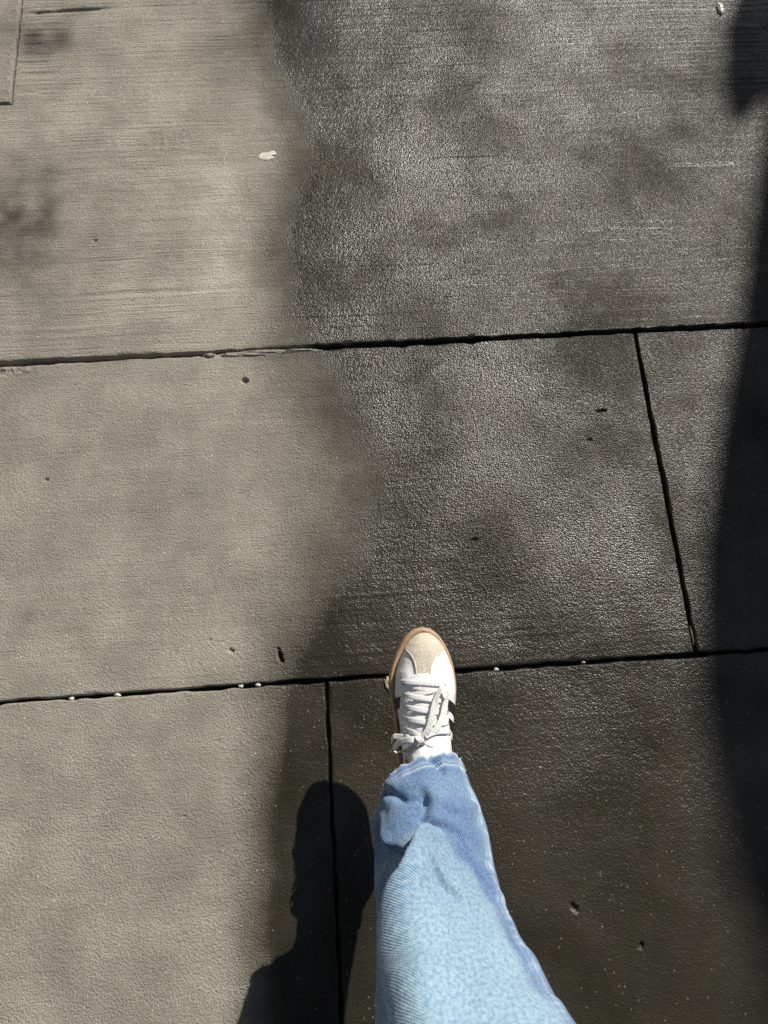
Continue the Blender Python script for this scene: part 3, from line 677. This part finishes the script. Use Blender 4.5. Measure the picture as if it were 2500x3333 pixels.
# suede toe cap with its stem running up to the laces
sl_ = np.r_[np.linspace(.0078, .029, 26), np.linspace(.0300, .066, 44)]
xl = np.interp(sl_, [.0078, .028, .0287, .033, .0365, .0445, .055, .066], [-1, -1, -.0305, -.0255, -.0222, -.0180, -.0160, -.0155])
xr = np.interp(sl_, [.0078, .031, .0329, .036, .0402, .0503, .058, .066], [1, 1, .0350, .0245, .0178, .0100, .0072, .0068])
tl = np.where(sl_ <= .0287, np.pi - .06, th_of(sl_, np.maximum(xl, -w_up(sl_, -1) * .999))); tr = np.where(sl_ <= .0315, .06, th_of(sl_, np.minimum(xr, w_up(sl_, 1) * .999)))
q = np.linspace(0, 1, 60)[None]; Tm = tr[:, None] * (1 - q) + tl[:, None] * q; Sm = np.repeat(sl_[:, None], 60, 1)
skin('toe_cap', arch(Sm, Tm), M_SUEDE, arch_n(Sm, Tm), .0013, 2)
# stitched pale edge of the cap on either side of the stem
def ribbon(name, pts, up, width, thick, mat, parent=None, tilt=None, nseg=60, taper=None):
    """flat strap along a smooth path; up gives its face direction at each point"""
    pts = np.array(pts, float); up = np.array(up, float); n0 = len(pts)
    d = np.r_[0, np.cumsum(np.linalg.norm(np.diff(pts, axis=0), axis=1))]
    def spl(A):
        tt = np.linspace(0, d[-1], nseg); m = np.gradient(A, d, axis=0); i = np.clip(np.searchsorted(d, tt) - 1, 0, n0 - 2); h = (d[i + 1] - d[i])[:, None]; t = ((tt - d[i])[:, None]) / h
        return (2*t**3-3*t**2+1)*A[i] + (t**3-2*t**2+t)*h*m[i] + (-2*t**3+3*t**2)*A[i+1] + (t**3-t**2)*h*m[i+1]
    Pp, U = spl(pts), spl(up); tn = np.gradient(Pp, axis=0); tn /= np.linalg.norm(tn, axis=1)[:, None]
    U = U - tn * np.sum(U * tn, 1)[:, None]; U /= np.linalg.norm(U, axis=1)[:, None]; W = np.cross(tn, U)
    ww = width * np.ones(nseg) * .5
    if taper is not None: ww = ww * np.interp(np.linspace(0, 1, nseg), np.linspace(0, 1, len(taper)), taper)
    ww = ww * (1 + .05 * np.sin(np.arange(nseg) * 1.7))
    prof = [(-1, 0), (-.92, .8), (-.45, 1.05), (0, .9), (.45, 1.05), (.92, .8), (1, 0), (.9, -.8), (0, -1), (-.9, -.8)]
    V = np.stack([Pp + W * (ww * a)[:, None] + U * (thick * .5 * b) for a, b in prof], 1); m = len(prof)
    F = [tuple(map(int, q)) for q in gridfaces(nseg, m, True)] + [tuple(range(m - 1, -1, -1)), tuple(range((nseg - 1) * m, nseg * m))]
    o = obj(name, V.reshape(-1, 3), F, mat, parent or sneaker); fix_normals(o)
    uv = np.column_stack([np.repeat(np.linspace(0, d[-1], nseg), m), np.tile([p[0] for p in prof], nseg) * width * .5])
    u_ = o.data.uv_layers.new(name='UVMap'); li = np.empty(len(o.data.loops), np.int32); o.data.loops.foreach_get('vertex_index', li); u_.data.foreach_set('uv', uv[li].astype(np.float32).ravel())
    return o
def path(pts):  # (x, s, offset) on the shoe -> points and face directions
    a = np.array(pts, float); Pp = on_top(a[:, 1], a[:, 0], a[:, 2]); return Pp, arch_n(a[:, 1], th_of(a[:, 1], a[:, 0]))
for k, pts in enumerate(([(-.0300,.0288,.0012),(-.0250,.0335,.0016),(-.0215,.0370,.0016),(-.0172,.0448,.0016),(-.0152,.055,.0016),(-.0147,.0645,.0016)], [(.0345,.0332,.0012),(.0240,.0365,.0016),(.0172,.0408,.0016),(.0094,.0508,.0016),(.0066,.058,.0016),(.0062,.0645,.0016)])):
    Pp, U = path(pts); ribbon('cap_edge', Pp, U, .0019, .0011, M_EDGE, nseg=50)
# eyestay: a rounded yoke ahead of the throat and two bands carrying the eyelets
sA = np.linspace(.0632, .0945, 36)
half = np.interp(sA, [.0632, .0645, .0665, .0695, .074, .079, .0945], [.004, .012, .0185, .0245, .0300, .0330, .0345]); cxm = np.interp(sA, [.063, .08], [-.0035, -.0035])
q = np.linspace(0, 1, 50)[None]; Xm = (cxm - half)[:, None] * (1 - q) + (cxm + half)[:, None] * q; Sm = np.repeat(sA[:, None], 50, 1)
front = sA[:, None] < .0875
Tm = th_of(Sm, Xm); skin('eyestay', arch(Sm, Tm)[:29], M_LEATHER, arch_n(Sm, Tm)[:29], .0017, 3)
for sd in (-1, 1):
    sB = np.linspace(.0868, .188, 70); outr = np.interp(sB, [.086, .105, .134, .168, .19], [.0372, .0390, .0412, .0425, .0430]); outr = outr if sd < 0 else np.interp(sB, [.086, .105, .134, .168, .19], [.0282, .0300, .0310, .0330, .0350])
    inr = gap(sB) * .97; q = np.linspace(0, 1, 18)[None]; Xm = sd * (inr[:, None] * (1 - q) + np.minimum(outr, w_up(sB, sd) * .985)[:, None] * q); Sm = np.repeat(sB[:, None], 18, 1); Tm = th_of(Sm, Xm)
    skin('eyestay', arch(Sm, Tm), M_LEATHER, arch_n(Sm, Tm), .0017, 2)
# three black stripes on each flank
def stripe(sd, s_top, s_bot):
    """corners: run of the upper edge (front, back) and of the lower edge"""
    K_, L_ = 24, 20; vq = np.linspace(0, 1, K_)[:, None]; hq = np.linspace(0, 1, L_)[None]
    sf = s_top[0] * (1 - vq) + s_bot[0] * vq; sb = s_top[1] * (1 - vq) + s_bot[1] * vq; Sm = sf * (1 - hq) + sb * hq
    xo = np.interp(Sm[0], [.086, .105, .134, .168, .19], [.0372, .0390, .0412, .0425, .0430] if sd < 0 else [.0282, .0300, .0310, .0330, .0350]) - .0006
    t0 = th_of(Sm[0], sd * np.minimum(xo, w_up(Sm[0], sd) * .985)); t1 = np.pi - .02 if sd < 0 else .02
    Tm = t0[None] * (1 - vq) + t1 * vq
    skin('stripe', arch(Sm, Tm), M_BLACK, arch_n(Sm, Tm), .0008, 1)
for a, b in (((.0985,.1165),(.1090,.1270)), ((.1290,.1490),(.1395,.1600)), ((.1590,.1790),(.1700,.1900))): stripe(-1, a, b)
for a, b in (((.1010,.1185),(.1270,.1465)), ((.1290,.1450),(.1560,.1740)), ((.1580,.1690),(.1860,.2020))): stripe(1, a, b)
# eyelets and laces
rowsL = [(-.0335,.0795),(-.0318,.0958),(-.0326,.1134),(-.0345,.1302),(-.0358,.1475)]; rowsR = [(.0262,.0835),(.0272,.1040),(.0282,.1215),(.0290,.1370),(.0300,.1530)]
for x, s_ in rowsL + rowsR:
    p = on_top(np.array([s_]), np.array([x]), np.array([.0019]))[0]; n_ = arch_n(np.array([s_]), th_of(np.array([s_]), np.array([x])))[0]
    V = []; qn = Vector(n_).to_track_quat('Z', 'Y'); m = 14
    for r, z in ((.0030, -.0006), (.0029, .0005), (.0022, .0008), (.0015, .0003), (.0014, -.0010)):
        V += [np.array(qn @ Vector((r * math.cos(a), r * math.sin(a), z))) + p for a in np.linspace(0, 2 * np.pi, m, endpoint=False)]
    F = [tuple(map(int, q)) for q in gridfaces(5, m, True)] + [tuple(range(4 * m, 5 * m))]
    obj('eyelet', np.array(V), F, M_EYE, sneaker)
LW, LT = .0082, .0013
bars = [[(-.037,.0772,.002),(-.030,.0768,.005),(-.006,.0775,.0062),(.018,.0806,.0055),(.0262,.0835,.002)], [(-.0330,.0955,.0018),(-.026,.0962,.0055),(-.005,.0995,.0075),(.018,.1035,.006),(.0272,.1040,.002)],
        [(-.0338,.1130,.0018),(-.026,.1132,.0055),(-.005,.1168,.008),(.018,.1205,.006),(.0282,.1215,.002)], [(-.0355,.1298,.0018),(-.027,.1298,.0055),(-.005,.1330,.0085),(.018,.1360,.006),(.0290,.1370,.002)],
        [(-.0368,.1468,.0018),(-.028,.1462,.0055),(-.018,.1490,.008),(-.0125,.1535,.010)], [(.0305,.1520,.0018),(.021,.1475,.006),(.006,.1475,.0085),(-.006,.1530,.0105)]]
for pts in bars:
    Pp, U = path(pts); ribbon('lace', Pp, U, LW if pts is not bars[0] else .0075, LT, M_LACE, nseg=44, taper=[.7, 1, 1, 1, .8])
for (a, b) in (((.0262,.0835),(-.0318,.0958)), ((.0272,.1040),(-.0326,.1134)), ((.0282,.1215),(-.0345,.1302)), ((.0290,.1370),(-.0358,.1475)), ((-.0335,.0795),(.0262,.0915))):
    pts = [(a[0] * .93, a[1], .0022), (a[0] * .5, a[1] * .7 + b[1] * .3, .0040), (b[0] * .4, a[1] * .3 + b[1] * .7, .0040), (b[0] * .86, b[1], .0020)]
    Pp, U = path(pts); ribbon('lace', Pp, U, .0085, .0011, M_LACE, nseg=36, taper=[.6, 1, 1, .6])
def free(pts, ups, name, width=LW, **k):
    a = np.array(pts, float); Pp = on_top(a[:, 1], np.clip(a[:, 0], -w_up(a[:, 1], -1) * .97, w_up(a[:, 1], 1) * .97), np.zeros(len(a)))
    Pp = np.column_stack([a[:, 0], -a[:, 1], Pp[:, 2] * 0 + a[:, 2]]); return ribbon(name, Pp, ups, width, LT, M_LACE, **k)
# right bow loop lying forward over the bars
free([(-.0140,.1530,.0960),(-.0040,.1425,.0985),(.0030,.1240,.0965),(.0085,.1060,.0920),(.0145,.0905,.0875),(.0215,.0815,.0845),(.0285,.0835,.0825),(.0300,.0930,.0825),(.0250,.1070,.0860),(.0200,.1240,.0900),(.0110,.1390,.0950),(-.0100,.1535,.0965)],
     [(-.1,0,1),(-.25,0,1),(-.3,0,1),(-.35,0,1),(-.9,.5,.7),(-.3,1,.25),(.9,.5,.3),(1,-.2,.5),(.5,0,1),(.35,0,1),(.2,.1,1),(0,.2,1)], 'lace_loop', .0098, nseg=110)
# left bow loop flopping over the side
free([(-.0160,.1555,.0960),(-.0280,.1548,.0945),(-.0390,.1590,.0855),(-.0490,.1690,.0720),(-.0520,.1790,.0640),(-.0480,.1810,.0650),(-.0420,.1785,.0740),(-.0330,.1735,.0840),(-.0170,.1605,.0945)],
     [(0,.15,1),(-.2,.3,1),(-.5,.3,.9),(-.9,.2,.5),(-1,-.6,-.1),(.1,-1,.35),(.2,-.8,.7),(0,-.5,1),(0,-.2,1)], 'lace_loop', .0098, nseg=90)
# loose ends
free([(-.0150,.1590,.0925),(-.0020,.1580,.0955),(.0130,.1600,.0930),(.0285,.1665,.0850)], [(0,0,1),(0,-.1,1),(.3,-.1,1),(.5,-.1,1)], 'lace_end', nseg=40, taper=[.8, 1, 1.05, 1])
free([(-.0150,.1610,.0930),(-.0010,.1655,.0985),(.0150,.1730,.0950),(.0315,.1815,.0850)], [(0,-.1,1),(0,-.2,1),(.3,-.2,1),(.6,-.2,1)], 'lace_end', nseg=40, taper=[.8, 1, 1.1, 1.1])
free([(-.0300,.1560,.0790),(-.0430,.1570,.0690),(-.0520,.1590,.0600),(-.0545,.1690,.0500)], [(-.3,.2,1),(-.5,.2,.9),(-.9,.5,.5),(-1,.1,.1)], 'lace_end', nseg=40)
kn = free([(-.0190,.1500,.0945),(-.0165,.1525,.1005),(-.0130,.1565,.1015),(-.0115,.1610,.0975),(-.0135,.1625,.0900)], [(0,.8,.6),(0,.3,1),(0,-.2,1),(0,-.8,.6),(0,-1,0)], 'lace_knot', .0085, nseg=30)

# the other shoe, mirrored, on the standing foot
other = sneaker.copy(); C.objects.link(other); other.matrix_basis = Matrix(((-1, 0, 0, -.12), (0, 1, 0, -.585), (0, 0, 1, .0015), (0, 0, 0, 1)))
for ch in list(sneaker.children):
    c = ch.copy(); C.objects.link(c); c.parent = other
